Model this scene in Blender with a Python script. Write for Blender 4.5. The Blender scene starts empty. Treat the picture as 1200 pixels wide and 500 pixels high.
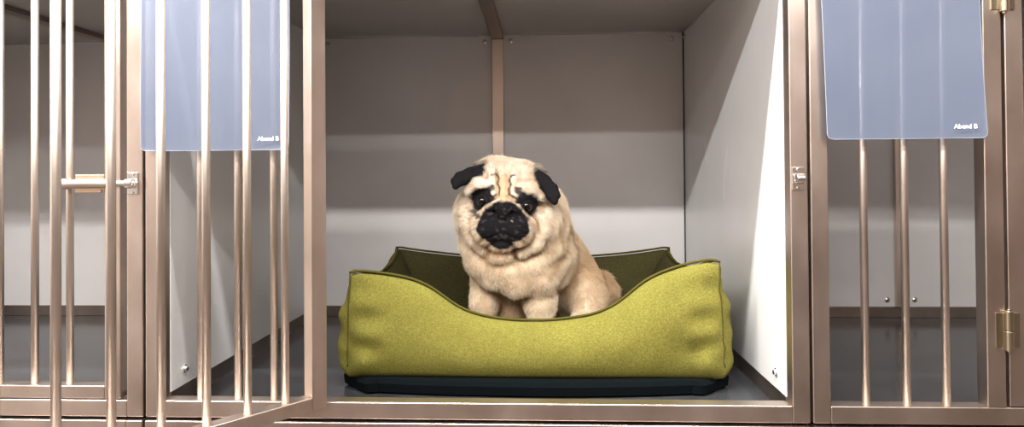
import bpy, bmesh, math, random
import numpy as np
from mathutils import Vector, Matrix, noise

C = bpy.context.scene.collection
random.seed(4); rng = np.random.default_rng(4)
H = 1.35                                   # eye height above the room floor
RM = np.array([[0.9987914563723873, -0.048469102659760156, 0.008146948194457994],
               [0.04855459011754281, 0.9987638035418213, -0.010645022930529291],
               [-0.007620922256719715, 0.011027729686191572, 0.9999101513245704]])
FL, CX, CY = 800.0, 594.926, 195.833
EYE = np.array([0, 0, H])

def at(px, py, Y):
    d = RM @ np.array([(px-CX)/FL, 1, -(py-CY)/FL])
    return EYE + d*Y/d[1]

# ------------------------------------------------------------------ materials
def newmat(name):
    m = bpy.data.materials.new(name); m.use_nodes = True
    nt = m.node_tree; b = nt.nodes['Principled BSDF']
    return m, nt, b

def noise_tex(nt, scale, detail=4, mscale=(1, 1, 1), coord='Object', rough=.55):
    tc = nt.nodes.new('ShaderNodeTexCoord'); mp = nt.nodes.new('ShaderNodeMapping')
    mp.inputs['Scale'].default_value = mscale
    n = nt.nodes.new('ShaderNodeTexNoise'); n.inputs['Scale'].default_value = scale
    n.inputs['Detail'].default_value = detail; n.inputs['Roughness'].default_value = rough
    nt.links.new(tc.outputs[coord], mp.inputs[0]); nt.links.new(mp.outputs[0], n.inputs['Vector'])
    return n

def ramp(nt, src, stops):
    r = nt.nodes.new('ShaderNodeValToRGB')
    while len(r.color_ramp.elements) < len(stops): r.color_ramp.elements.new(.5)
    for e, (p, c) in zip(r.color_ramp.elements, stops):
        e.position = p; e.color = (*c, 1)
    nt.links.new(src, r.inputs[0]); return r

def bump(nt, b, src, strength, dist=.001):
    bp = nt.nodes.new('ShaderNodeBump'); bp.inputs['Strength'].default_value = strength
    bp.inputs['Distance'].default_value = dist
    nt.links.new(src, bp.inputs['Height']); nt.links.new(bp.outputs[0], b.inputs['Normal'])

def steel(name, c0, c1, rough, metallic=1, mscale=(1, 1, .04), scale=300, blot=.5, rvar=.1, bs=.08):
    m, nt, b = newmat(name)
    big = noise_tex(nt, 9, 5, (1, 1, .6)); r = ramp(nt, big.outputs[0], [(.3, c0), (.7, c1)])
    nt.links.new(r.outputs[0], b.inputs['Base Color'])
    fine = noise_tex(nt, scale, 3, mscale)
    mr = nt.nodes.new('ShaderNodeMapRange'); mr.inputs['To Min'].default_value = rough-rvar; mr.inputs['To Max'].default_value = rough+rvar
    nt.links.new(big.outputs[0], mr.inputs[0]); nt.links.new(mr.outputs[0], b.inputs['Roughness'])
    b.inputs['Metallic'].default_value = metallic
    if bs: bump(nt, b, fine.outputs[0], bs, .0004)
    return m

M = {}
M['frame'] = steel('brushed_frame_steel', (.54, .45, .39), (.70, .60, .53), .34)
M['bar'] = steel('round_bar_steel', (.53, .455, .395), (.63, .555, .49), .44)
M['brace'] = steel('brace_steel', (.64, .54, .46), (.76, .66, .58), .38)
M['chrome'] = steel('bright_latch_steel', (.80, .78, .76), (.86, .84, .82), .18, bs=0)
M['brass'] = steel('yellowed_hinge_steel', (.36, .30, .21), (.50, .43, .32), .30, bs=0)
M['plate'] = steel('beige_latch_plate', (.62, .46, .34), (.70, .54, .42), .4, bs=0)
M['base_rail'] = steel('base_rail_steel', (.27, .22, .19), (.38, .32, .28), .38)  # dark floor mirrored by the stainless side rails, put into the colour

def panel_mat(name, c0, c1, scratches=True, coat=.22):
    m, nt, b = newmat(name)
    big = noise_tex(nt, 3.5, 6); r = ramp(nt, big.outputs[0], [(.3, c0), (.72, c1)])
    nt.links.new(r.outputs[0], b.inputs['Base Color'])
    b.inputs['Roughness'].default_value = .42
    b.inputs['Metallic'].default_value = .12
    b.inputs['Coat Weight'].default_value = coat
    b.inputs['Coat Roughness'].default_value = .13
    fine = noise_tex(nt, 160, 3, (.06, .06, 1))
    bump(nt, b, fine.outputs[0], .06, .0004)
    if scratches:                                   # a few hair-thin curved scratches
        tc = nt.nodes.new('ShaderNodeTexCoord')
        w = nt.nodes.new('ShaderNodeTexWave'); w.inputs['Scale'].default_value = 1.3
        w.inputs['Distortion'].default_value = 9; w.inputs['Detail'].default_value = 2; w.inputs['Detail Scale'].default_value = .7
        nt.links.new(tc.outputs['Object'], w.inputs['Vector'])
        mm = nt.nodes.new('ShaderNodeMath'); mm.operation = 'GREATER_THAN'; mm.inputs[1].default_value = .9992
        nt.links.new(w.outputs['Fac'], mm.inputs[0])
        g = noise_tex(nt, 5, 2); g2 = nt.nodes.new('ShaderNodeMath'); g2.operation = 'GREATER_THAN'; g2.inputs[1].default_value = .60
        nt.links.new(g.outputs[0], g2.inputs[0])
        ml = nt.nodes.new('ShaderNodeMath'); ml.operation = 'MULTIPLY'
        nt.links.new(mm.outputs[0], ml.inputs[0]); nt.links.new(g2.outputs[0], ml.inputs[1])
        ml2 = nt.nodes.new('ShaderNodeMath'); ml2.operation = 'MULTIPLY'; ml2.inputs[1].default_value = .5
        nt.links.new(ml.outputs[0], ml2.inputs[0])
        mx = nt.nodes.new('ShaderNodeMix'); mx.data_type = 'RGBA'; mx.inputs['B'].default_value = (.85, .85, .86, 1)
        nt.links.new(ml2.outputs[0], mx.inputs['Factor']); nt.links.new(r.outputs[0], mx.inputs['A'])
        nt.links.new(mx.outputs['Result'], b.inputs['Base Color'])
    return m
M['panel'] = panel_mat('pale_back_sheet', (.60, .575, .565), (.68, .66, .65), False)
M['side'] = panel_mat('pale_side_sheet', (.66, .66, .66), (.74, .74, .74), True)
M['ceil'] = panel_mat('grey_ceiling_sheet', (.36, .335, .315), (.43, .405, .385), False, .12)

m, nt, b = newmat('dark_floor_pan'); M['pan'] = m
n = noise_tex(nt, 12, 6); r = ramp(nt, n.outputs[0], [(.3, (.018, .018, .0195)), (.7, (.036, .037, .040))])
nt.links.new(r.outputs[0], b.inputs['Base Color']); b.inputs['Roughness'].default_value = .17; b.inputs['IOR'].default_value = 1.31
n2 = noise_tex(nt, 60, 4); bump(nt, b, n2.outputs[0], .03, .0005)

def plain(name, col, rough=.6, metallic=0):
    m, nt, b = newmat(name)
    n = noise_tex(nt, 30, 3); r = ramp(nt, n.outputs[0], [(.2, tuple(c*.9 for c in col)), (.8, tuple(min(1, c*1.08) for c in col))])
    nt.links.new(r.outputs[0], b.inputs['Base Color'])
    b.inputs['Roughness'].default_value = rough; b.inputs['Metallic'].default_value = metallic
    return m
M['gap'] = plain('black_rubber', (.012, .011, .011), .8)
M['print'] = plain('white_print', (.95, .95, 1.0), .5)
M['room_wall'] = plain('warm_white_paint', (.52, .42, .365), .8); M['room_wall_left'] = plain('pale_bounce_wall', (.80, .74, .69), .8); M['room_wall_right'] = plain('dark_bounce_wall', (.20, .145, .115), .7)  # unseen side walls: pale left, dark right, toned for the steel's reflections
M['room_ceiling'] = plain('ceiling_paint', (.78, .76, .73), .8)
M['room_floor'] = plain('brown_vinyl', (.085, .064, .052), .5)

# translucent blue plastic
m, nt, b = newmat('blue_translucent_plastic'); M['plastic'] = m
b.inputs['Roughness'].default_value = .35
n = noise_tex(nt, 4, 2); r = ramp(nt, n.outputs[0], [(.3, (.175, .208, .285)), (.7, (.215, .245, .32))])
nt.links.new(r.outputs[0], b.inputs['Base Color'])
tr = nt.nodes.new('ShaderNodeBsdfTransparent'); tr.inputs[0].default_value = (.88, .91, .97, 1)
tl = nt.nodes.new('ShaderNodeBsdfTranslucent'); nt.links.new(r.outputs[0], tl.inputs[0])
mx1 = nt.nodes.new('ShaderNodeMixShader'); mx1.inputs[0].default_value = .25
nt.links.new(b.outputs[0], mx1.inputs[1]); nt.links.new(tl.outputs[0], mx1.inputs[2])
mx2 = nt.nodes.new('ShaderNodeMixShader'); mx2.inputs[0].default_value = .38
nt.links.new(mx1.outputs[0], mx2.inputs[1]); nt.links.new(tr.outputs[0], mx2.inputs[2])
nt.links.new(mx2.outputs[0], nt.nodes['Material Output'].inputs[0])
m, nt, b = newmat('plastic_edge'); M['plastic_edge'] = m
b.inputs['Base Color'].default_value = (.30, .33, .40, 1); b.inputs['Roughness'].default_value = .3

# heathered olive fabric: bright outside, darker lining inside
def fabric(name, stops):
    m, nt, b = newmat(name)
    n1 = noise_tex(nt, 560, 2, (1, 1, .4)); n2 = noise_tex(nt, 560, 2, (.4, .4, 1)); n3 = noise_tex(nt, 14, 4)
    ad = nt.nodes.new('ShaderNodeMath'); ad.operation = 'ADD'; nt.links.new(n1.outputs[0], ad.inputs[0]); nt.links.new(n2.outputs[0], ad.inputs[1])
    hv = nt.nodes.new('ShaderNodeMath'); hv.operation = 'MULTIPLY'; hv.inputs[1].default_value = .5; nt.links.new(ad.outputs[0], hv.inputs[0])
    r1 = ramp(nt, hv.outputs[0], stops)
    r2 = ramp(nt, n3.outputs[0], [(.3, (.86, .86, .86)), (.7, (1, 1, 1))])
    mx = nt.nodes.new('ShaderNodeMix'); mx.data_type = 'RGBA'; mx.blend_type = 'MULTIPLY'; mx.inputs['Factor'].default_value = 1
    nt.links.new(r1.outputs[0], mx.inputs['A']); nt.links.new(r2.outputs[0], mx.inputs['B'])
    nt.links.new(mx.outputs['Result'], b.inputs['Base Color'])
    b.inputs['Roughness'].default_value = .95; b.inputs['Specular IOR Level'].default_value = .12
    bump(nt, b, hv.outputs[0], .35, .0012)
    return m
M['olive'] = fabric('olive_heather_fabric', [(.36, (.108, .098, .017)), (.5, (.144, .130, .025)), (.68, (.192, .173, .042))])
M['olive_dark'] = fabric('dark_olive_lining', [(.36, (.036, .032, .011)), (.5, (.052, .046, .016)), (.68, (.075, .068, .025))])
M['piping'] = plain('olive_piping', (.062, .055, .013), .95); M['piping'].node_tree.nodes['Principled BSDF'].inputs['Specular IOR Level'].default_value = .05
M['bedbase_shade'] = plain('black_underside_and_shade', (.0022, .0036, .0042), .95); M['bedbase_shade'].node_tree.nodes['Principled BSDF'].inputs['Specular IOR Level'].default_value = .05

# ------------------------------------------------------------------ mesh helpers
class MB:
    def __init__(s): s.v = []; s.f = []
    def box(s, x0, x1, y0, y1, z0, z1):
        n = len(s.v)
        s.v += [(x, y, z) for x in (x0, x1) for y in (y0, y1) for z in (z0, z1)]
        s.f += [tuple(n+i for i in q) for q in ((0, 1, 3, 2), (4, 6, 7, 5), (0, 4, 5, 1), (2, 3, 7, 6), (0, 2, 6, 4), (1, 5, 7, 3))]
        return s
    def tube(s, pts, r, seg=16, cap=True):
        n0 = len(s.v); pts = [Vector(p) for p in pts]; k = len(pts)
        rs = r if isinstance(r, (list, tuple)) else [r]*k
        up = None
        for i, p in enumerate(pts):
            t = (pts[min(i+1, k-1)]-pts[max(i-1, 0)]).normalized()
            if up is None: up = t.orthogonal().normalized()
            a = (up-t*up.dot(t)).normalized(); up = a; c = t.cross(a)
            for j in range(seg):
                th = 2*math.pi*j/seg; s.v.append(tuple(p+(a*math.cos(th)+c*math.sin(th))*rs[i]))
        for i in range(k-1):
            for j in range(seg):
                a0 = n0+i*seg+j; a1 = n0+i*seg+(j+1) % seg
                s.f.append((a0, a1, a1+seg, a0+seg))
        if cap:
            s.f.append(tuple(n0+j for j in reversed(range(seg)))); s.f.append(tuple(n0+(k-1)*seg+j for j in range(seg)))
        return s
    def build(s, name, mat, parent=None, bevel=0, smooth=False, loc=None, sub=0):
        me = bpy.data.meshes.new(name); me.from_pydata([tuple(map(float, v)) for v in s.v], [], s.f); me.update()
        bm = bmesh.new(); bm.from_mesh(me); bmesh.ops.recalc_face_normals(bm, faces=bm.faces); bm.to_mesh(me); bm.free()
        me.materials.append(mat)
        o = bpy.data.objects.new(name, me); C.objects.link(o)
        if parent: o.parent = parent
        if loc: o.location = loc
        if smooth: me.shade_smooth()
        if bevel:
            b = o.modifiers.new('bevel', 'BEVEL'); b.width = bevel; b.segments = 2; b.limit_method = 'ANGLE'
            me.shade_smooth(); me.set_sharp_from_angle(angle=math.radians(35))
            b.harden_normals = True
        if sub:
            q = o.modifiers.new('sub', 'SUBSURF'); q.levels = sub; q.render_levels = sub
        return o

def empty(name, loc, label, cat, group=None):
    o = bpy.data.objects.new(name, None); C.objects.link(o); o.location = loc
    o['label'] = label; o['category'] = cat
    if group: o['group'] = group
    return o
def copy_tree(o, parent=None):
    c = o.copy(); C.objects.link(c); c.parent = parent
    for ch in list(o.children): copy_tree(ch, c)
    return c
def structure(o): o['kind'] = 'structure'; return o

# ------------------------------------------------------------------ the room
structure(MB().box(-3.2, 3.2, -3.6, 2.3, -.05, 0).build('floor', M['room_floor']))
structure(MB().box(-3.2, 3.2, -3.6, 2.3, 3.05, 3.1).build('ceiling', M['room_ceiling']))
structure(MB().box(-3.2, 3.2, 2.2, 2.3, 0, 3.05).build('wall_back', M['room_wall']))
structure(MB().box(-3.2, 3.2, -3.7, -3.6, 0, 3.05).build('wall_front', M['room_wall']))
structure(MB().box(-3.2, 3.2, -3.6, -3.57, 0, 1.05).build('dark_reflection_band', M['room_floor']))  # added unseen dark band, darkens what the lower steel posts reflect
structure(MB().box(-3.3, -3.2, -3.6, 2.3, 0, 3.05).build('wall_left', M['room_wall_left']))
structure(MB().box(3.2, 3.3, -3.6, 2.3, 0, 3.05).build('wall_right', M['room_wall_right']))

# ------------------------------------------------------------------ kennels
# local frame of a kennel: origin on the bottom of its front face at the left gap line; x right, y into the cage
G1, PITCH = -.68663, 1.12906
D = 1.15
ZB, ZT, ZF, ZR, ZC, ZTOP = 0., .0287, .0037, .0345, .8173, .846   # above the frame's bottom edge
TB = .0286; GAPH = .0022
DEPTH = .823
HG = .3124
DOOR_X = .3124
BR = .0062
def screw(parent, x, y, z, n):
    s = MB(); d = Vector(n)
    p = Vector((x, y, z)); s.tube([p-d*.002, p+d*.0015], .0075, 14); s.tube([p+d*.0010, p+d*.005, p+d*.0062], [.0052, .0052, .0035], 6)
    return s.build('screw', M['chrome'], parent)

def hinge(parent, x, z0, z1, y, name='hinge'):
    h = MB(); mid = (z0+z1)/2
    h.tube([(x, y, z0), (x, y, mid-.0006)], .0068, 18); h.tube([(x, y, mid+.0006), (x, y, z1)], .0068, 18)
    h.tube([(x, y, z0-.003), (x, y, z1+.003)], .0035, 12)
    h.box(x-.019, x-.004, y+.003, y+.0068, mid-.028, mid+.028)
    h.box(x+.004, x+.019, y+.003, y+.0068, mid-.028, mid+.028)
    return h.build(name, M['brass'], parent, bevel=.0006)

def striker(parent, x, z, chromed=True):
    s = MB()
    s.box(x-.0095, x+.0095, -.0025, 0, z-.019, z+.019)
    N_ = 24; n0 = len(s.v)                                  # short pipe lying along x that takes the bolt
    for (xx, rr) in ((x-.0065, .0085), (x+.0065, .0085), (x+.0065, .0056), (x-.0065, .0056)):
        for j in range(N_):
            a = 2*math.pi*j/N_; s.v.append((xx, -.0105+rr*math.cos(a), z+rr*math.sin(a)))
    for l in range(4):
        for j in range(N_): s.f.append((n0+l*N_+j, n0+l*N_+(j+1) % N_, n0+((l+1) % 4)*N_+(j+1) % N_, n0+((l+1) % 4)*N_+j))
    s.tube([(x, -.004, z+.0155), (x, -.001, z+.0155)], .003, 10); s.tube([(x, -.004, z-.0155), (x, -.001, z-.0155)], .003, 10)
    return s.build('striker_plate', M['chrome'], parent, bevel=.0008)

def door(parent, loc, rot, bars, bolt, zoff=0):
    z0, z1 = ZT+.0018, ZTOP-TB-.003
    W = .7735
    b = MB(); t = .0125; rh = .022
    b.box(.004, .004+TB, -t, t, z0, z1); b.box(W-TB, W, -t, t, z0, z1)
    b.box(.004+TB, W-TB, -t, t, z0, z0+rh); b.box(.004+TB, W-TB, -t, t, z1-rh, z1)
    d = b.build('door', M['frame'], parent, bevel=.0018); d.location = loc; d.rotation_euler = (0, 0, rot)
    for x in bars: MB().tube([(x, 0, z0+rh-.002), (x, 0, z1-rh+.002)], BR, 16).build('bar', M['bar'], d, smooth=True)
    # slide bolt across the last gap
    z = bolt; s = MB()
    x1 = W+.034; x0 = bars[-1]
    s.tube([(x0-.004, -.012, z), (x0+.004, -.012, z)], .0095, 16)
    s.tube([(x0+.002, -.014, z), (W-.012, -.014, z)], .0078, 16)
    s.tube([(W-.012, -.014, z), (x1, -.014, z)], .0050, 14)
    s.build('slide_bolt', M['bar'], d, bevel=.0006)
    p = MB().box(x0+.014, x0+.066, -.0065, -.0035, z-.016, z+.016)
    p.tube([(x0+.060, -.0085, z-.013), (x0+.060, -.003, z-.013)], .0028, 10)
    p.build('latch_plate', M['plate'], d, bevel=.001)
    return d

def kennel(name, origin, label, door_rot, open_=False):
    k = empty(name, origin, label, 'kennel', 'stainless steel kennels in a two-row bank')
    f = MB(); W = PITCH
    f.box(GAPH, GAPH+TB, 0, TB, ZB, ZTOP); f.box(W-GAPH-TB, W-GAPH, 0, TB, ZB, ZTOP)
    f.box(GAPH+TB, W-GAPH-TB, 0, TB, ZB, ZT); f.box(GAPH+TB, W-GAPH-TB, 0, TB, ZTOP-TB, ZTOP)
    f.box(.2805, .3100, 0, TB, ZT, ZTOP-TB)
    f.build('frame', M['frame'], k, bevel=.002)
    for x in (.0933, .1594, .2231):
        MB().tube([(x, TB/2, ZT-.002), (x, TB/2, ZTOP-TB+.002)], BR, 16).build('bar', M['bar'], k, smooth=True)
    xl, xr = GAPH+TB+.0008, W-GAPH-TB-.0008
    MB().box(xl, xr, DEPTH, DEPTH+.004, ZR, ZC).build('back_panel', M['panel'], k)
    MB().box(xl-.004, xl, TB, DEPTH+.004, ZR, ZC).build('side_panel', M['side'], k)
    MB().box(xr, xr+.004, TB, DEPTH+.004, ZR, ZC).build('side_panel', M['side'], k)
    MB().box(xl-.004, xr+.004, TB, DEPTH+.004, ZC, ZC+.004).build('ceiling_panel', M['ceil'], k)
    MB().box(xl-.004, xr+.004, TB, DEPTH+.004, ZF-.003, ZF).build('floor_pan', M['pan'], k)
    MB().box(xl, xr, DEPTH-.002, DEPTH+.006, ZF, ZR).build('base_rail', M['base_rail'], k, bevel=.001)
    MB().box(xl-.004, xl+.0005, TB, DEPTH-.002, ZF, ZR).build('base_rail', M['base_rail'], k)
    MB().box(xr-.0005, xr+.004, TB, DEPTH-.002, ZF, ZR).build('base_rail', M['base_rail'], k)
    xc = (xl+xr)/2
    MB().box(xc-.0165, xc+.0165, DEPTH-.013, DEPTH, ZR, ZC-.013).build('centre_brace', M['brace'], k, bevel=.0015)
    MB().box(xc-.0165, xc+.0165, TB, DEPTH-.0005, ZC-.013, ZC).build('ceiling_brace', M['base_rail'], k, bevel=.0015)
    # seams and screws
    MB().box(xl+.03, xc-.055, DEPTH-.0025, DEPTH, ZC-.0035, ZC).build('seam_strip', M['chrome'], k)
    MB().box(xc+.066, xr-.05, DEPTH-.0025, DEPTH, ZC-.0035, ZC).build('seam_strip', M['chrome'], k)
    MB().box(xr-.003, xr, DEPTH-.003, DEPTH, ZR, ZC).build('corner_seam', M['gap'], k)
    MB().box(xl, xl+.003, DEPTH-.003, DEPTH, ZR, ZC).build('corner_seam', M['gap'], k)
    for sx in (-1, 1):
        screw(k, xc+sx*.0375, DEPTH, ZC-.018, (0, -1, 0)); screw(k, xc+sx*.0375, DEPTH, ZR+.019, (0, -1, 0))
        screw(k, xc+sx*.50, DEPTH, ZC-.018, (0, -1, 0))
    screw(k, xl, .075, ZR+.028, (1, 0, 0)); screw(k, xr, .075, ZR+.028, (-1, 0, 0))
    screw(k, xl, DEPTH-.025, ZC-.018, (1, 0, 0)); screw(k, xr, DEPTH-.025, ZC-.018, (-1, 0, 0))
    zl = .4128-.010
    striker(k, W-GAPH-TB*.58, zl)
    for z0 in (.1225, .672): hinge(k, HG-(.012 if open_ else 0), z0, z0+.064, -.005)
    if open_:
        door(k, (HG+.006, -.005, -.005), door_rot, [.0742+.0639*i for i in range(10)], zl)
    else:
        door(k, (HG, .0143, 0), 0, [.6745-.0640*i for i in range(9, -1, -1)], zl)
    return k

z_up = H-.4128
kennel('kennel_cage', (G1, D, z_up), 'open stainless steel kennel with the pug inside, its barred door swung out', -math.radians(129), True)
kl = kennel('kennel_cage', (G1-PITCH, D, z_up), 'closed empty stainless steel kennel at the left edge of the upper row, door bolted shut', 0)
kr = copy_tree(kl); kr.location = (G1+PITCH, D, z_up)
kr['label'] = 'closed empty stainless steel kennel at the right edge of the upper row, brass-toned hinge showing'
for i, lab in ((-1, 'lower kennel directly under the closed left kennel, only its top rail showing'),
               (0, 'lower kennel directly under the open kennel with the pug, only its top rail showing'),
               (1, 'lower kennel directly under the closed right kennel, only its top rail showing')):
    c = copy_tree(kl); c.location = (G1+i*PITCH, D-.003, z_up-.0050-ZTOP); c['label'] = lab
pl = MB()
for i in range(4):
    x = G1+(i-1)*PITCH+(.03 if i == 0 else -.03 if i == 3 else 0)
    for y in (D+.03, D+.79): pl.box(x-.028, x+.028, y-.02, y+.02, 0, z_up-.0050-ZTOP-.0005)
pl.box(G1-PITCH, G1+2*PITCH, D+.02, D+.80, .045, z_up-.0050-ZTOP-.0005)
o = pl.build('kennel_plinth', M['base_rail'], bevel=.002)
o['label'] = 'steel plinth on feet carrying the bank of kennels'; o['category'] = 'plinth'

# ------------------------------------------------------------------ plastic sleeves
def sleeve(label, corners, curl, y0=D-.010):
    (xa, xb), (xc_, xd), zb, zt = corners       # bottom xs, top xs
    root = empty('plastic_sleeve', ((xa+xb)/2, y0, zb), label, 'plastic sleeve', 'blue plastic sleeves hung on the kennel bars')
    nx, nz = 40, 48; th = .0009; V = []; F = []
    ox, oy, oz = (xa+xb)/2, y0, zb
    rc = .009
    def pt(u, v):
        # rounded lower corners
        w = xb-xa; uu = u; z = v*(zt-zb)
        cut = 0
        if z < rc: cut = rc-math.sqrt(max(0, rc*rc-(rc-z)**2))
        l = xa+(xc_-xa)*v+cut; r = xb+(xd-xb)*v-cut
        x = l+(r-l)*uu
        y = y0-curl*(abs(2*u-1)**3)*.5-.0015*math.sin(3*u+4*v)-.003*(1-v)**2
        return x-ox, y-oy, z
    for s in (0, 1):
        for j in range(nz+1):
            for i in range(nx+1):
                vv = (j/nz)**1.6
                x, y, z = pt(i/nx, vv); V.append((x, y+s*th, z))
    st = (nx+1)*(nz+1)
    for j in range(nz):
        for i in range(nx):
            a = j*(nx+1)+i
            F.append((a, a+1, a+nx+2, a+nx+1)); F.append((st+a, st+a+nx+1, st+a+nx+2, st+a+1))
    b = MB(); b.v = V; b.f = F; b.build('sheet', M['plastic'], root, smooth=True)
    e = MB(); pts = [Vector(pt(0, (j/nz)**1.6)) for j in range(nz, -1, -1)]+[Vector(pt(i/nx, 0)) for i in range(1, nx+1)]+[Vector(pt(1, (j/nz)**1.6)) for j in range(1, nz+1)]
    e.tube([p+Vector((0, th/2, 0)) for p in pts], .00055, 6); e.build('welded_edge', M['plastic_edge'], root, smooth=True)
    # two hooks over the top
    for u in (.2, .8):
        x, y, z = pt(u, 1)
        MB().tube([(x, y-.003, z-.012), (x, y-.003, z+.006), (x, y+.004, z+.010), (x, y+.006, z+.004)], .0015, 8).build('hook', M['chrome'], root, smooth=True)
    cu = bpy.data.curves.new('print', 'FONT'); cu.body = 'Abend B'; cu.size = .0105; cu.extrude = .0001; cu.align_x = 'RIGHT'; cu.offset = .0001
    t = bpy.data.objects.new('print', cu); C.objects.link(t)
    bpy.context.view_layer.update()
    me = bpy.data.meshes.new_from_object(t); bpy.data.objects.remove(t)
    t = bpy.data.objects.new('print', me); C.objects.link(t); t.parent = root
    me.materials.append(M['print'])
    t.location = (xb-ox-.0165, pt(.9, .04)[1]-.0022, .0155); t.rotation_euler = (math.pi/2, 0, 0)
    return root
sleeve('blue translucent plastic sleeve hung on the fixed bars left of the pug', ((-.6812, -.4251), (-.6812, -.4235), H+.0452, H+.372), .010)
sleeve('blue translucent plastic sleeve hung on the bars of the closed right kennel', ((.4665, .7190), (.4585, .7085), H+.0535, H+.372), .006)

# ------------------------------------------------------------------ dog bed
def interp(x, xs, ys):
    # smooth (catmull-like) interpolation by numpy then blur
    return float(np.interp(x, xs, ys))
FLOOR = z_up+ZF
xs = np.array([-.374, -.34, -.307, -.27, -.240, -.207, -.174, -.124, -.058, .024, .106, .155, .188, .220, .269, .325, .34])
zs = np.array([-.184, -.187, -.193, -.200, -.211, -.231, -.2565, -.2735, -.2820, -.2815, -.2710, -.2510, -.2215, -.1985, -.1800, -.1640, -.1635])
gx = np.linspace(-.374, .335, 200); gz = np.interp(gx, xs, zs)
for _ in range(3): gz = np.convolve(np.pad(gz, 4, 'edge'), np.ones(9)/9, 'valid')
Zb = FLOOR-H+.022
corners_o = [(-.373, 1.300), (.339, 1.300), (.336, 1.800), (-.392, 1.800)]   # outer plan at the seams
TH = .088
corners_i = [(-.373+TH, 1.300+TH), (.339-TH, 1.300+TH), (.336-TH, 1.800-TH), (-.392+TH, 1.800-TH)]
bulge = [.030, .036, .03, .036]
cz = [-.184, -.1650, -.192, -.189]
NS, NT = 64, 40
V = []; F = []; CREST = []
def crest_h(side, s):
    if side == 0: return float(np.interp(corners_o[0][0]+s*(corners_o[1][0]-corners_o[0][0]), gx, gz))
    a, b2 = cz[side], cz[(side+1) % 4]
    sag = (.030, .030, .026, .030)[side]
    return a+(b2-a)*s-sag*(1-abs(2*s-1)**2.2)
rows = []
for side in range(4):
    A, B2 = np.array(corners_o[side]), np.array(corners_o[(side+1) % 4])
    Ai, Bi = np.array(corners_i[side]), np.array(corners_i[(side+1) % 4])
    t = (B2-A)/np.linalg.norm(B2-A); nrm = np.array([t[1], -t[0]])
    for q in range(NS):
        s0 = q/NS; s = .5-.5*math.cos(math.pi*s0)*1.0; s = .55*s+.45*s0
        O = A+(B2-A)*s; I = Ai+(Bi-Ai)*s
        e = abs(2*s-1); bl = bulge[side]*(1-e**14)*(.78+.22*(1-e**2))
        h = crest_h(side, s)-.007*max(0, (e-.93)/.07)**2; hh = h-Zb
        row = []
        for k in range(NT):
            a = k/NT                       # 0..1 round the section
            # key profile (w: 0 outer .. 1 inner ; z: 0..1)
            if a < .45:
                u = a/.45                  # outer face bottom -> crest
                z = u**1.0
                w = (.24-.20*e**9)*u**2.4
                out = bl*math.sin(math.pi*u)**.46
                
            elif a < .85:
                u = (a-.45)/.40            # crest -> inner bottom
                z = 1-u**1.15; z = z*.93+.07*(1-u)
                w0 = .24-.20*e**9; w = w0+(1-w0)*(math.sin(u*math.pi/2))**.85
                out = -.012*math.sin(math.pi*u)*(1-e**6)
            else:
                u = (a-.85)/.15; z = 0; w = 1-u; out = 0
            zz = Zb+hh*z
            if a >= .85: zz = Zb-.004*math.sin(math.pi*u)
            P = O+(I-O)*w+nrm*out
            nz_ = noise.noise(Vector((P[0]*9, P[1]*9, zz*9)))*.006+noise.noise(Vector((P[0]*28, P[1]*28, zz*20)))*.0022
            # small puckers beside the corner seams
            if e > .78 and a < .45: nz_ += -.0055*math.sin(zz*110+side)*(e-.78)/.22*(1-e)/.22*4
            if e > .93 and a < .45: nz_ -= .006*math.exp(-((zz+.212)/.016)**2)+.007*math.exp(-((zz+.352)/.010)**2)
            fade = math.sin(math.pi*min(1, a/.45)) if a < .45 else .8
            # bottom corner nubs
            P = P+nrm*nz_*fade
            if e > .86 and a < .13: P = P+nrm*.012*math.sin(math.pi*(e-.86)/.14)**.5*math.sin(math.pi*min(1, a/.13*.8+.1)) if e < 1 else P+nrm*.004
            if e > .93: zz += .004*(e-.93)/.07*(1 if z > .9 else 0)
            row.append((P[0], P[1], H+zz))
        rows.append(row); V += row
        ck = row[int(round(.45*NT))]; CREST.append(Vector(ck)+Vector((0, 0, .0015)))
n = len(rows)
for i in range(n):
    for k in range(NT):
        F.append((i*NT+k, ((i+1) % n)*NT+k, ((i+1) % n)*NT+(k+1) % NT, i*NT+(k+1) % NT))
bed = empty('dog_bed', (-.02, 1.55, FLOOR), 'olive green fabric dog bed with a scooped front, holding the pug', 'dog bed')
def under(o, root):
    o.parent = root; o.matrix_parent_inverse = Matrix.Translation(-Vector(root.location)); return o
b = MB(); b.v = V; b.f = F
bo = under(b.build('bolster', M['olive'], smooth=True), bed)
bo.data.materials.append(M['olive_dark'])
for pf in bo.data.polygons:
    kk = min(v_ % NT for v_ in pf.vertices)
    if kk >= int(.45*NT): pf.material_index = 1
q_ = bo.modifiers.new('sub', 'SUBSURF'); q_.levels = 1; q_.render_levels = 1
b = MB(); b.tube(CREST+[CREST[0]], .0026, 10, cap=False); under(b.build('piping', M['piping'], smooth=True), bed)
# vertical corner seams
for side in range(4):
    row = rows[side*NS]; pts = [Vector(row[k]) for k in range(2, int(.45*NT)+1)]
    b = MB(); b.tube(pts, .0016, 8); under(b.build('corner_seam', M['piping'], smooth=True), bed)
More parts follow.
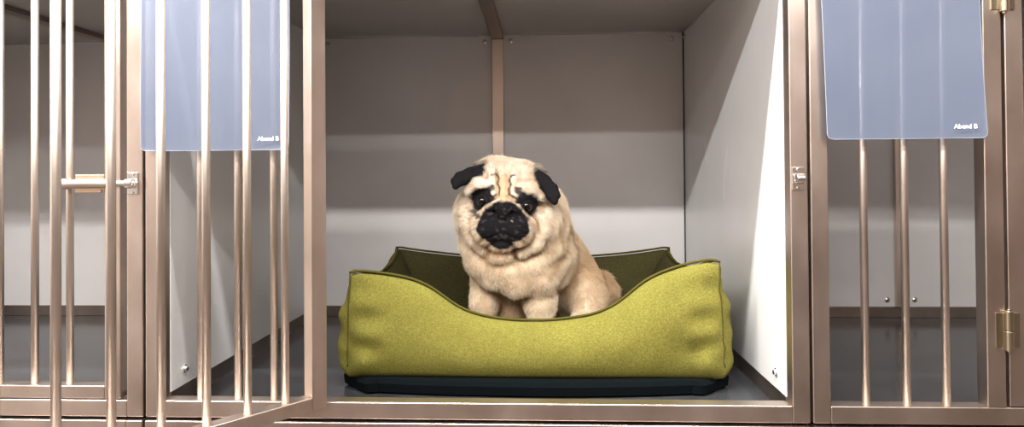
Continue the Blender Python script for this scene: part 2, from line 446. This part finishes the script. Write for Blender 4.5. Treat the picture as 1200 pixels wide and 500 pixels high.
# cushion: soft pad, slightly domed and dented by the dog
b = MB(); NX, NY = 36, 28
x0, x1, y0, y1 = -.300, .266, 1.375, 1.724
for j in range(NY+1):
    for i in range(NX+1):
        u, v = i/NX, j/NY
        e = min(1, 6*min(u, 1-u))*min(1, 6*min(v, 1-v)); e = e**.5
        x, y = x0+(x1-x0)*u, y0+(y1-y0)*v
        b.v.append((x, y, FLOOR+.020+.022*e+noise.noise(Vector((x*14, y*14, 3)))*.004))
for j in range(NY):
    for i in range(NX): a = j*(NX+1)+i; b.f.append((a, a+1, a+NX+2, a+NX+1))
st = len(b.v); b.v += [(x0, y0, FLOOR+.020), (x1, y0, FLOOR+.020), (x1, y1, FLOOR+.020), (x0, y1, FLOOR+.020)]
b.f.append((st, st+3, st+2, st+1))
def rim(idx, c0, c1):
    for a, c in zip(idx[:-1], idx[1:]): b.f.append((a, c, c1 if a == idx[-2] else c0)) if False else None
b.f.append(tuple([st, st+1]+[i for i in range(NX, -1, -1)]))
b.f.append(tuple([st+2, st+3]+[NY*(NX+1)+i for i in range(NX+1)]))
b.f.append(tuple([st+3, st]+[j*(NX+1) for j in range(NY+1)]))
b.f.append(tuple([st+1, st+2]+[j*(NX+1)+NX for j in range(NY, -1, -1)]))
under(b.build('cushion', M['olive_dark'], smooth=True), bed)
# rounded underside slab on the bolster outline; black front bulge stands for contact shadow
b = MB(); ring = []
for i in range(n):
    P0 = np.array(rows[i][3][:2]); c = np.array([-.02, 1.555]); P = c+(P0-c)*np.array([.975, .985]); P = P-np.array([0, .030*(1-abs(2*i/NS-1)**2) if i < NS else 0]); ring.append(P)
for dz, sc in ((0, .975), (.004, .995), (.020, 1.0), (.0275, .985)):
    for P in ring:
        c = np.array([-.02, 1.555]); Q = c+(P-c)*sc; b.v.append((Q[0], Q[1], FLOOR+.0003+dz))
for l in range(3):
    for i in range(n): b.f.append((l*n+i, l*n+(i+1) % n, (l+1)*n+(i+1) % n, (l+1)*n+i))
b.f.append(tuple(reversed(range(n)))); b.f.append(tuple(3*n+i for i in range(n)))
under(b.build('underside', M['bedbase_shade'], smooth=False), bed)

FUR = True
# ------------------------------------------------------------------ the pug
# body = one smooth-union surface of rounded forms, meshed once as a single continuous skin
FZ = FLOOR+.046
PR = []
def S(px, py, Y, rx, ry=None, rz=None, k=.02, rot=0):        # ellipsoid, rot = roll in the xz plane
    c = at(px, py, Y); PR.append(('e', c, np.array([rx, ry or rx, rz or rx]), k, rot)); return c
def K(a, b, ra, rb, k=.02):                                  # tapered capsule
    PR.append(('c', np.array(a), np.array(b), ra, rb, k))
def KC(pts, rs, k):                                          # chain of capsules
    for i in range(len(pts)-1): K(pts[i], pts[i+1], rs[i], rs[i+1], k)
def ev(prims, P):
    d = None
    for p in prims:
        if p[0] == 'e':
            _, c, r, k, rot = p; q = P-c
            if rot:
                cs, sn = math.cos(rot), math.sin(rot)
                q = np.stack([q[:, 0]*cs+q[:, 2]*sn, q[:, 1], -q[:, 0]*sn+q[:, 2]*cs], 1)
            k0 = np.linalg.norm(q/r, axis=1); k1 = np.linalg.norm(q/(r*r), axis=1)
            e = k0*(k0-1)/np.maximum(k1, 1e-9)
        else:
            _, a, b_, ra, rb, k = p; ab = b_-a; t = np.clip(((P-a)@ab)/(ab@ab), 0, 1)
            e = np.linalg.norm(P-a-t[:, None]*ab, axis=1)-(ra+(rb-ra)*t)
        if d is None: d = e
        else:
            h = np.maximum(k-np.abs(d-e), 0)/k; d = np.minimum(d, e)-h*h*k*.25
    return d
# trunk and hindquarters
S(603, 304, 1.520, .096, .090, .086, k=.03)                   # chest
S(634, 294, 1.570, .076, .090, .092, k=.05)                   # shoulders
S(650, 312, 1.610, .078, .095, .084, k=.04)                   # ribs and loin
S(674, 342, 1.630, .064, .075, .076, k=.05)                   # rump
S(600, 352, 1.560, .058, .080, .058, k=.03)                   # belly between the legs
S(684, 343, 1.570, .043, .066, .063, k=.022)                  # thigh
K(at(692, 350, 1.545), at(688, 372, 1.490), .036, .026, k=.022)  # shin folding forward
K(at(684, 377, 1.480), at(676, 381, 1.450), .022, .018, k=.012)  # hind paw
S(711, 342, 1.660, .026, .026, .028, k=.010); S(705, 329, 1.660, .022, .024, .020, k=.012)   # curled tail
# front legs
for (xt, xm, xb, Yt, Yb, r) in ((568, 567, 566, 1.480, 1.468, .0235), (631, 633, 634, 1.470, 1.452, .0285)):
    a = at(xt, 318, Yt); m_ = at(xm, 352, (Yt+Yb)/2); z = at(xb, 380, Yb); z[2] = FZ+.026
    KC([a, m_, z], [r*1.18, r*.95, r*.82], .024)
    PR.append(('e', np.array([z[0], z[1]-.012, FZ+.015]), np.array([r*.98, .032, .017]), .014, 0))
    for dx in (-.016, -.0055, .0055, .016):                   # toes
        K([z[0]+dx, z[1]-.026, FZ+.012], [z[0]+dx*1.15, z[1]-.041+abs(dx)*.35, FZ+.009], .0085, .0075, k=.004)
# neck, ruff and its rolls
S(601, 268, 1.505, .098, .085, .085, k=.03)
S(622, 250, 1.535, .080, .075, .080, k=.04)
def arc(pts, rs, k): KC([at(*p) for p in pts], rs, k)
arc([(547, 262, 1.470), (553, 288, 1.448), (568, 308, 1.432), (596, 316, 1.425), (626, 309, 1.432), (647, 289, 1.455), (656, 262, 1.490)], [.018, .022, .024, .025, .024, .023, .018], .013)
arc([(553, 288, 1.480), (561, 306, 1.455), (579, 322, 1.440), (605, 331, 1.434), (635, 328, 1.442), (657, 304, 1.480)], [.018, .024, .026, .026, .026, .020], .016)
arc([(648, 246, 1.520), (657, 272, 1.515), (659, 300, 1.510), (654, 325, 1.500)], [.018, .021, .022, .020], .014)
arc([(654, 262, 1.565), (665, 290, 1.570), (668, 316, 1.560)], [.016, .019, .018], .013)
# head
S(594, 230, 1.455, .086, .078, .066, k=.02, rot=.10)
S(593, 212, 1.465, .074, .068, .043, k=.02, rot=.10)
S(578, 196, 1.465, .030, .040, .020, k=.02)
S(558, 256, 1.448, .040, .045, .046, k=.02); S(634, 262, 1.448, .041, .045, .048, k=.02)   # cheeks
S(549, 244, 1.470, .026, .030, .034, k=.02)
# muzzle: upper-lip lobes, chin, nose
S(588, 265, 1.402, .053, .042, .040, k=.014, rot=.06)
S(572, 267, 1.385, .0320, .030, .0330, k=.009, rot=-.25); S(605, 269, 1.385, .0320, .030, .0330, k=.009, rot=.35)
S(588, 287, 1.392, .026, .024, .0125, k=.006)
S(586, 299, 1.410, .028, .024, .017, k=.010)                  # tan chin
S(589.5, 246.5, 1.3640, .0155, .012, .0105, k=.006)             # nose leather
S(589.5, 253, 1.3640, .0085, .010, .0090, k=.006)
# nose roll and face folds
arc([(553, 270, 1.405), (560, 256, 1.388), (572, 244, 1.376), (589, 236.5, 1.370), (607, 245, 1.376), (620, 259, 1.388), (626, 274, 1.405)], [.010, .0085, .0085, .0095, .0085, .0085, .010], .006)
arc([(545, 246, 1.418), (548, 262, 1.410), (556, 280, 1.404), (568, 292, 1.402)], [.010, .012, .012, .010], .008)
arc([(640, 250, 1.418), (637, 268, 1.410), (627, 286, 1.404), (612, 295, 1.402)], [.010, .012, .012, .010], .008)
# forehead wrinkles: two brow pads, centre ridge
arc([(552, 224, 1.402), (561, 216, 1.393), (573, 216, 1.386)], [.010, .011, .009], .009)
arc([(609, 219, 1.386), (621, 221, 1.393), (631, 231, 1.402)], [.009, .011, .010], .009)
arc([(589, 206, 1.392), (590, 217, 1.385), (590, 228, 1.378)], [.0075, .0070, .0075], .005)
arc([(577, 202, 1.400), (577, 212, 1.390), (578, 226, 1.382)], [.0075, .0070, .0065], .005)
arc([(603, 203, 1.400), (602, 214, 1.390), (602, 227, 1.382)], [.0075, .0070, .0065], .005)
# ears: folded buttons
EARL = [[(576, 194, 1.440), (562, 195, 1.428), (549, 202, 1.418)], [(566, 203, 1.420), (552, 208, 1.412), (545, 213, 1.410)],
        [(551, 200, 1.418), (538, 206, 1.408), (532, 212, 1.402)], [(548, 209, 1.412), (540, 213, 1.404), (534, 218, 1.400)]]
EARR = [[(618, 195, 1.440), (630, 199, 1.430), (641, 211, 1.420)], [(623, 202, 1.426), (634, 210, 1.416), (642, 224, 1.408)],
        [(640, 210, 1.420), (649, 220, 1.410), (653, 229, 1.402)], [(638, 218, 1.412), (645, 230, 1.404), (650, 236, 1.400)]]
BASE = list(PR)
for e in EARL: arc(e, [.0078, .0075, .0072], .006)
for e in EARR: arc(e, [.0078, .0075, .0072], .006)
EARP = PR[len(BASE):]
SKIN = list(PR)
SOCK = []
def march(prims, px, py, t0=1.25):
    d = RM @ np.array([(px-CX)/FL, 1, -(py-CY)/FL]); d /= np.linalg.norm(d); t = t0
    for _ in range(80):
        v = ev(prims, (EYE+d*t)[None])[0]
        t += v*.8
        if abs(v) < 1e-5: break
    return EYE+d*t, d
EYES = []
for (px, py) in ((565.5, 235.5), (617.0, 241.5)):
    p, d = march(BASE, px, py); EYES.append(p+d*.0050)
def field(P):
    d = ev(SKIN, P)
    for c in EYES:                                            # shallow sockets
        e = np.linalg.norm((P-c)/np.array([1.12, 1, 1.0]), axis=1)-.0128
        k = .006; h = np.maximum(k-np.abs(-e-d), 0)/k; d = np.maximum(d, -e)+h*h*k*.25
    return d
# mouth line cut as a shallow groove
MOUTH = [at(*p)  for p in ((560, 283, 1.395), (570, 278.5, 1.372), (580, 276.5, 1.362), (588, 273, 1.360), (597, 277, 1.362), (606, 280, 1.372), (616, 285, 1.395))]
def chain_dist(P, pts):
    d = np.full(len(P), 9.)
    for a, b_ in zip(pts[:-1], pts[1:]):
        ab = b_-a; t = np.clip(((P-a)@ab)/(ab@ab), 0, 1)
        d = np.minimum(d, np.linalg.norm(P-a-t[:, None]*ab, axis=1))
    return d
MOUTH = [march(BASE, *q)[0] for q in ((561, 282), (568, 280), (576, 278), (583, 275), (588, 272), (594, 275), (602, 279), (610, 281), (616, 284))]
PHIL = [march(BASE, *q)[0] for q in ((589, 257), (588.5, 264), (588, 272))]
NOSTR = [march(BASE, *q)[0] for q in ((584.6, 247), (594.4, 247.4))]
def field2(P):
    d = field(P)
    d = d+np.maximum(0, .0030-chain_dist(P, MOUTH)*.75)+np.maximum(0, .0022-chain_dist(P, PHIL)*.75)
    for c in NOSTR: d = d+np.maximum(0, .0030-np.linalg.norm((P-c)*np.array([1, .6, 1.2]), axis=1)*.8)
    return np.maximum(d, FZ+.003-P[:, 2])
# surface nets
h = .0028
lo = np.array([-.215, 1.32, FZ-.012]); hi = np.array([.215, 1.80, H+.055])
nn = ((hi-lo)/h).astype(int)+1
ax = [lo[i]+h*np.arange(nn[i]) for i in range(3)]
# coarse pass to skip empty space
f = np.empty(nn, np.float32)
YZ = np.stack(np.meshgrid(ax[1], ax[2], indexing='ij'), -1).reshape(-1, 2)
for i in range(nn[0]):
    P = np.empty((len(YZ), 3)); P[:, 0] = ax[0][i]; P[:, 1:] = YZ
    if i % 2 == 0 or True: f[i] = np.maximum(ev(SKIN, P), FZ+.003-P[:, 2]).reshape(nn[1], nn[2])
sg = f < 0
cell = np.zeros(nn-1, bool); acc = np.zeros((*(nn-1), 3)); cnt = np.zeros(nn-1)
X0 = [(a, b_, c) for a in (0, 1) for b_ in (0, 1) for c in (0, 1)]
def sl(a, ax_): return slice(a, nn[ax_]-1+a)
for axis in range(3):
    o1, o2 = [q for q in range(3) if q != axis]
    for u in (0, 1):
        for v in (0, 1):
            s0 = [0, 0, 0]; s0[o1] = u; s0[o2] = v; s1 = list(s0); s1[axis] = 1
            A = f[tuple(sl(s0[q], q) for q in range(3))]; Bq = f[tuple(sl(s1[q], q) for q in range(3))]
            m_ = (A < 0) != (Bq < 0); t = np.where(m_, A/(A-Bq+1e-12), 0)
            cnt += m_
            acc[..., axis] += np.where(m_, t, 0); acc[..., o1] += m_*u; acc[..., o2] += m_*v
act = cnt > 0
idx = np.full(act.shape, -1, int); idx[act] = np.arange(act.sum())
ijk = np.argwhere(act); VV = lo+h*(ijk+acc[act]/cnt[act][:, None])
FF = []
for axis in range(3):
    o1, o2 = [(1, 2), (2, 0), (0, 1)][axis]
    s0 = [slice(1, -1)]*3; s0[axis] = slice(0, -1); s1 = [slice(1, -1)]*3; s1[axis] = slice(1, None)
    A, Bq = sg[tuple(s0)], sg[tuple(s1)]
    e = np.argwhere(A != Bq); off = np.array([1, 1, 1]); off[axis] = 0; fl = A[tuple(e.T)]; e = e+off
    d1 = np.zeros(3, int); d1[o1] = 1; d2 = np.zeros(3, int); d2[o2] = 1
    q = np.stack([idx[tuple((e-d1-d2).T)], idx[tuple((e-d2).T)], idx[tuple(e.T)], idx[tuple((e-d1).T)]], 1)
    q[~fl] = q[~fl][:, ::-1]; FF.append(q)
FF = np.concatenate(FF)
def grad(P, e=4e-4):
    g = np.empty_like(P)
    for i in range(3):
        dp = np.zeros(3); dp[i] = e; g[:, i] = (field2(P+dp)-field2(P-dp))/(2*e)
    return g
for it in range(4):                                          # settle the vertices on the detailed surface
    v = field2(VV); g = grad(VV); g2 = np.maximum((g*g).sum(1), .2)
    stp = -(v/g2)[:, None]*g; ln = np.linalg.norm(stp, axis=1, keepdims=True); stp *= np.minimum(1, .002/np.maximum(ln, 1e-9)); VV = VV+stp*.9
NR = grad(VV); NR /= np.linalg.norm(NR, axis=1, keepdims=True)

# coat colours from anatomical distances
def sm(x, a, b_): t = np.clip((x-a)/(b_-a), 0, 1); return t*t*(3-2*t)
vn = np.array([noise.fractal(Vector(p)*22, 1, 2, 4) for p in VV.tolist()])
vn2 = np.array([noise.noise(Vector(p)*130) for p in VV.tolist()])
cream = np.array([.83, .70, .52]); tan = np.array([.58, .37, .195]); blk = np.array([.008, .0072, .0085]); pale = np.array([.90, .83, .71])
col = np.tile(cream, (len(VV), 1))
def mixc(c, w): 
    global col
    w = np.clip(w, 0, 1)[:, None]; col = col*(1-w)+c*w
headc = at(592, 240, 1.45)
dh = np.linalg.norm(VV-headc, axis=1)
mixc(pale, sm(-dh, -.14, -.08)*.8)
mixc(tan, .30*sm(vn, -.1, .5))
# flank and back are tanner, with the dark trace down the ruff
mixc(tan, sm(VV[:, 0], .045, .12)*sm(VV[:, 1], 1.46, 1.56)*.75)
mixc(tan*.62, .75*sm(-chain_dist(VV, [march(SKIN, *q)[0] for q in ((668, 268), (676, 290), (677, 308), (670, 325), (658, 342))])-vn*.004, -.012, -.002))
mixc(tan*.75, .6*sm(-chain_dist(VV, [march(SKIN, *q)[0] for q in ((655, 262), (660, 285), (655, 308), (645, 325))])-vn*.004, -.010, -.002))
mixc(tan, .75*sm(-ev([p for p in BASE if p[0] == 'e' and abs(p[1][2]-at(600, 352, 1.56)[2]) < 1e-6], VV), -.012, .004)*sm(-VV[:, 2], -(H-.25), -(H-.27)))
# creases get a darker tan: use curvature of the field
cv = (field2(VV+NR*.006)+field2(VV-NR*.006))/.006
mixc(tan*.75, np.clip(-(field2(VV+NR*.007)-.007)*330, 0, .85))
# centre of the brow is tan
mixc(np.array([.70, .45, .25]), .75*sm(-chain_dist(VV, [march(BASE, *q)[0] for q in ((590, 208), (590, 222), (590, 234))]), -.018, -.004))
mixc(np.array([.66, .47, .30]), .6*sm(-chain_dist(VV, [march(BASE, *q)[0] for q in ((557, 262), (563, 252), (575, 242), (589, 236), (606, 243), (618, 254), (624, 268))]), -.011, -.004))
# black mask
mz = [march(BASE, *q)[0] for q in ((566, 268), (571, 256), (579, 247), (589, 245), (599, 247), (608, 256), (613, 269), (602, 275), (588, 277), (575, 276), (566, 268))]
dm = chain_dist(VV, mz)
inm = np.minimum(dm, np.linalg.norm((VV-march(BASE, 588, 266)[0])*np.array([.8, .5, 1]), axis=1)-.006)
mixc(blk, sm(-(inm+vn2*.0030), -.0200, -.0140))
lowlip = np.linalg.norm((VV-march(BASE, 588, 285)[0])*np.array([.62, .6, 1.25]), axis=1)
mixc(blk, sm(-(lowlip+vn2*.002), -.0175, -.0125))
mixc(np.array([.10, .09, .09]), .35*sm(vn2, .1, .5)*sm(-inm, -.012, -.006))
# eye surrounds
for j, c in enumerate(EYES):
    sgn = -1 if j == 0 else 1
    q = VV-c; q2 = q.copy(); q2[:, 0] = q[:, 0]*.92; 
    mixc(blk*1.5, sm(-(np.linalg.norm(q2-np.array([-.002*sgn, 0, .003]), axis=1)+vn2*.004), -.0315, -.0235))
for pts, r in ((((572, 224), (577, 220)), .006), (((556, 248), (560, 254)), .006), (((613, 228), (606, 224)), .006), (((622, 252), (616, 258)), .005)):
    mixc(blk*2, sm(-(chain_dist(VV, [march(BASE, *q)[0] for q in pts])+vn2*.002), -(r+.003), -r*.5)*.9)
# forehead wrinkle lines
for pts in (((576, 205), (582, 204), (585, 209), (583, 215), (586, 221), (585, 227)), ((603, 205), (599, 206), (597, 211), (599, 216), (596, 222), (597, 228)),
            ((570, 221), (577, 217)), ((604, 220), (611, 221)), ((575, 232), (581, 228)), ((604, 232), (600, 229))):
    d_ = chain_dist(VV, [march(BASE, *q)[0] for q in pts])
    mixc(np.array([.045, .03, .022]), .92*sm(-(d_+vn2*.0008), -.0034, -.0014))
# ears
de = ev(EARP, VV)
ebl = sm(-(de+vn2*.0015), -.0045, -.0015)
mixc(blk*1.3, ebl*sm(np.maximum(np.abs(VV[:, 0]-at(600, 200, 1.42)[0]), 0), .040, .048))
mixc(np.array([.50, .42, .34]), .8*ebl*np.where(VV[:, 0] > -.07, sm(VV[:, 2]+VV[:, 0]*.6-(at(628, 199, 1.43)[2]+at(628, 199, 1.43)[0]*.6), .003, .010), sm(VV[:, 2]-VV[:, 0]*.25-(at(560, 194, 1.43)[2]-at(560, 194, 1.43)[0]*.25), .0, .006)))
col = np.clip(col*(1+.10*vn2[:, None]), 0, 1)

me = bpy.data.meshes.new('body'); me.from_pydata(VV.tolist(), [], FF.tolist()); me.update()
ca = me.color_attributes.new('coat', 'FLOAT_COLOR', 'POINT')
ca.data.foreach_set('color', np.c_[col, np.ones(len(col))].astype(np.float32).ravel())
me.shade_smooth()
m, nt, b = newmat('fur_skin'); M['skin'] = m
a_ = nt.nodes.new('ShaderNodeAttribute'); a_.attribute_name = 'coat'
nt.links.new(a_.outputs['Color'], b.inputs['Base Color']); b.inputs['Roughness'].default_value = .8; b.inputs['Specular IOR Level'].default_value = .12
n = noise_tex(nt, 420, 3, (1, 1, .5)); bump(nt, b, n.outputs[0], .5, .0012)
me.materials.append(m)
pug = empty('pug', (.0, 1.50, FZ), 'fawn pug with a black mask and black ears sitting in the green bed', 'dog')
body = bpy.data.objects.new('body', me); C.objects.link(body); under(body, pug)

# eyes
m, nt, b = newmat('dark_wet_eye'); b.inputs['Roughness'].default_value = .05; b.inputs['Specular IOR Level'].default_value = .4
tc = nt.nodes.new('ShaderNodeTexCoord'); gr = nt.nodes.new('ShaderNodeVectorMath'); gr.operation = 'DISTANCE'; gr.inputs[1].default_value = (.0, -.0112, .001)
nt.links.new(tc.outputs['Object'], gr.inputs[0])
r = ramp(nt, gr.outputs['Value'], [(.0, (.003, .003, .003)), (.0052, (.004, .003, .003)), (.0060, (.009, .005, .003)), (.0095, (.008, .005, .004)), (.0115, (.02, .016, .014))])
nt.links.new(r.outputs[0], b.inputs['Base Color'])
for c in EYES:
    bm = bmesh.new(); bmesh.ops.create_uvsphere(bm, u_segments=32, v_segments=20, radius=.0124)
    em = bpy.data.meshes.new('eye'); bm.to_mesh(em); bm.free(); em.materials.append(m); em.shade_smooth()
    o = bpy.data.objects.new('eye', em); C.objects.link(o); o.parent = pug; o.location = Vector(c)-Vector(pug.location)+Vector((0, .0008, 0))
# nose leather and lips a bit glossier: whiskers
wh = MB()
for (px, py, sx) in [(566, 262, -1), (564, 268, -1), (570, 266, -1), (568, 273, -1), (611, 264, 1), (613, 270, 1), (607, 268, 1), (609, 275, 1)]:
    p, _ = march(BASE, px, py); p = Vector(p)
    wh.tube([p, p+Vector((sx*.012, -.008, .001)), p+Vector((sx*.026, -.010, -.006))], [.00035, .00025, .0001], 5)
under(wh.build('whiskers', M['gap'], smooth=True), pug)

# short coat of hair rooted on the skin
if FUR:
    area = np.zeros(len(FF)); a0, a1, a2, a3 = (VV[FF[:, i]] for i in range(4))
    area = .5*np.linalg.norm(np.cross(a2-a0, a3-a1), axis=1)
    fc = (a0+a1+a2+a3)/4
    front = NR[FF[:, 0]]@np.array([0, -1, 0])
    wgt = area*(fc[:, 2] > FZ+.03)
    N = 150000
    pick = rng.choice(len(FF), N, p=wgt/wgt.sum())
    u, v = rng.random((2, N, 1)); 
    root = (a0[pick]*(1-u)+a1[pick]*u)*(1-v)+(a3[pick]*(1-u)+a2[pick]*u)*v
    nr = NR[FF[pick, 0]]; cc = col[FF[pick, rng.integers(0, 4, N)]]
    lum = cc.mean(1)
    L = np.full(N, .0075)
    d_h = np.linalg.norm((root-at(590, 242, 1.38))*np.array([1, .7, 1]), axis=1)
    L = .0030+.0065*sm(d_h, .035, .10)
    L[lum < .1] = .0016
    tl_ = np.linalg.norm(root-at(710, 338, 1.66), axis=1); L += .006*sm(-tl_, -.05, -.03)
    for c in EYES: L = np.where(np.linalg.norm(root-c, axis=1) < .0155, .0008, L)
    L *= rng.uniform(.65, 1.25, N)
    # lie of the coat: away from the nose on the head, downwards elsewhere
    away = root-at(589, 250, 1.37); away /= np.linalg.norm(away, axis=1, keepdims=True)
    wh_ = sm(-d_h, -.14, -.07)[:, None]; flow = away*wh_+np.array([.05, .05, -1.])*(1-wh_)
    flow = flow-(flow*nr).sum(1, keepdims=True)*nr; flow /= np.maximum(np.linalg.norm(flow, axis=1, keepdims=True), .2)
    jit = rng.normal(0, .22, (N, 3))
    clump = np.array([noise.noise_vector(Vector(p)*55) for p in root.tolist()])*.55
    d0 = nr*.75+flow*.65+jit+clump; d0 /= np.linalg.norm(d0, axis=1, keepdims=True)
    d1 = nr*.10+flow*1.0+jit*1.3+clump; d1 /= np.linalg.norm(d1, axis=1, keepdims=True)
    L = L[:, None]; p0 = root-nr*.0006; p1 = p0+d0*L*.5; p2 = p1+d1*L*.55
    pts = np.stack([p0, p1, p2], 1).reshape(-1, 3)
    hc = bpy.data.hair_curves.new('fur'); hc.add_curves([3]*N)
    hc.attributes['position'].data.foreach_set('vector', pts.astype(np.float32).ravel()) if 'position' in hc.attributes else None
    ra_ = hc.attributes.get('radius') or hc.attributes.new('radius', 'FLOAT', 'POINT')
    ra_.data.foreach_set('value', np.tile([.00022, .00018, .00004], N).astype(np.float32))
    cb = hc.attributes.new('coat', 'FLOAT_COLOR', 'CURVE')
    cj = np.clip(cc*rng.uniform(.84, 1.14, (N, 1)), 0, 1)
    cb.data.foreach_set('color', np.c_[cj, np.ones(N)].astype(np.float32).ravel())
    m, nt, b = newmat('fur_strands'); a_ = nt.nodes.new('ShaderNodeAttribute'); a_.attribute_name = 'coat'
    nt.links.new(a_.outputs['Color'], b.inputs['Base Color']); b.inputs['Roughness'].default_value = .7; b.inputs['Specular IOR Level'].default_value = .1
    hc.materials.append(m)
    fo = bpy.data.objects.new('fur', hc); C.objects.link(fo); under(fo, pug); fo['kind'] = 'stuff'


# ------------------------------------------------------------------ lights, camera
def strip(name, Y, z, power, length, width, tilt, X=.05, col=(1, .975, .955)):
    l = bpy.data.lights.new(name, 'AREA'); l.shape = 'RECTANGLE'; l.size = length; l.size_y = width; l.energy = power; l.color = col
    o = bpy.data.objects.new(name, l); C.objects.link(o); o.location = (X, Y, z); o.rotation_euler = (tilt, 0, 0)
    return o
strip('strip_light', .716, 3.0, 240, 3.2, .05, 0, -.95)
strip('strip_light', -.86, 3.0, 180, 4.0, .06, math.radians(35), -.75)
strip('strip_light', -2.43, 3.0, 50, 4.4, .06, math.radians(45), -.4)
strip('strip_light', -2.43, 2.98, 30, 5.0, .06, math.radians(-35))  # added rear-facing strip, brightens the wall that the steel mirrors

w = bpy.data.worlds.new('world'); bpy.context.scene.world = w; w.use_nodes = True
w.node_tree.nodes['Background'].inputs[0].default_value = (.9, .85, .8, 1); w.node_tree.nodes['Background'].inputs[1].default_value = .3

cam = bpy.data.cameras.new('camera'); co = bpy.data.objects.new('camera', cam); C.objects.link(co)
cam.sensor_width = 36; cam.lens = FL/1200*36
cam.shift_x = (600-CX)/1200; cam.shift_y = (CY-250)/1200
r_, f_, u_ = RM[:, 0], RM[:, 1], RM[:, 2]
co.matrix_world = Matrix(((r_[0], u_[0], -f_[0], 0), (r_[1], u_[1], -f_[1], 0), (r_[2], u_[2], -f_[2], H), (0, 0, 0, 1)))
cam.clip_start = .02
bpy.context.scene.camera = co
vs = bpy.context.scene.view_settings
vs.view_transform = 'Standard'; vs.look = 'None'; vs.gamma = 1; vs.use_curve_mapping = False; vs.exposure = 0
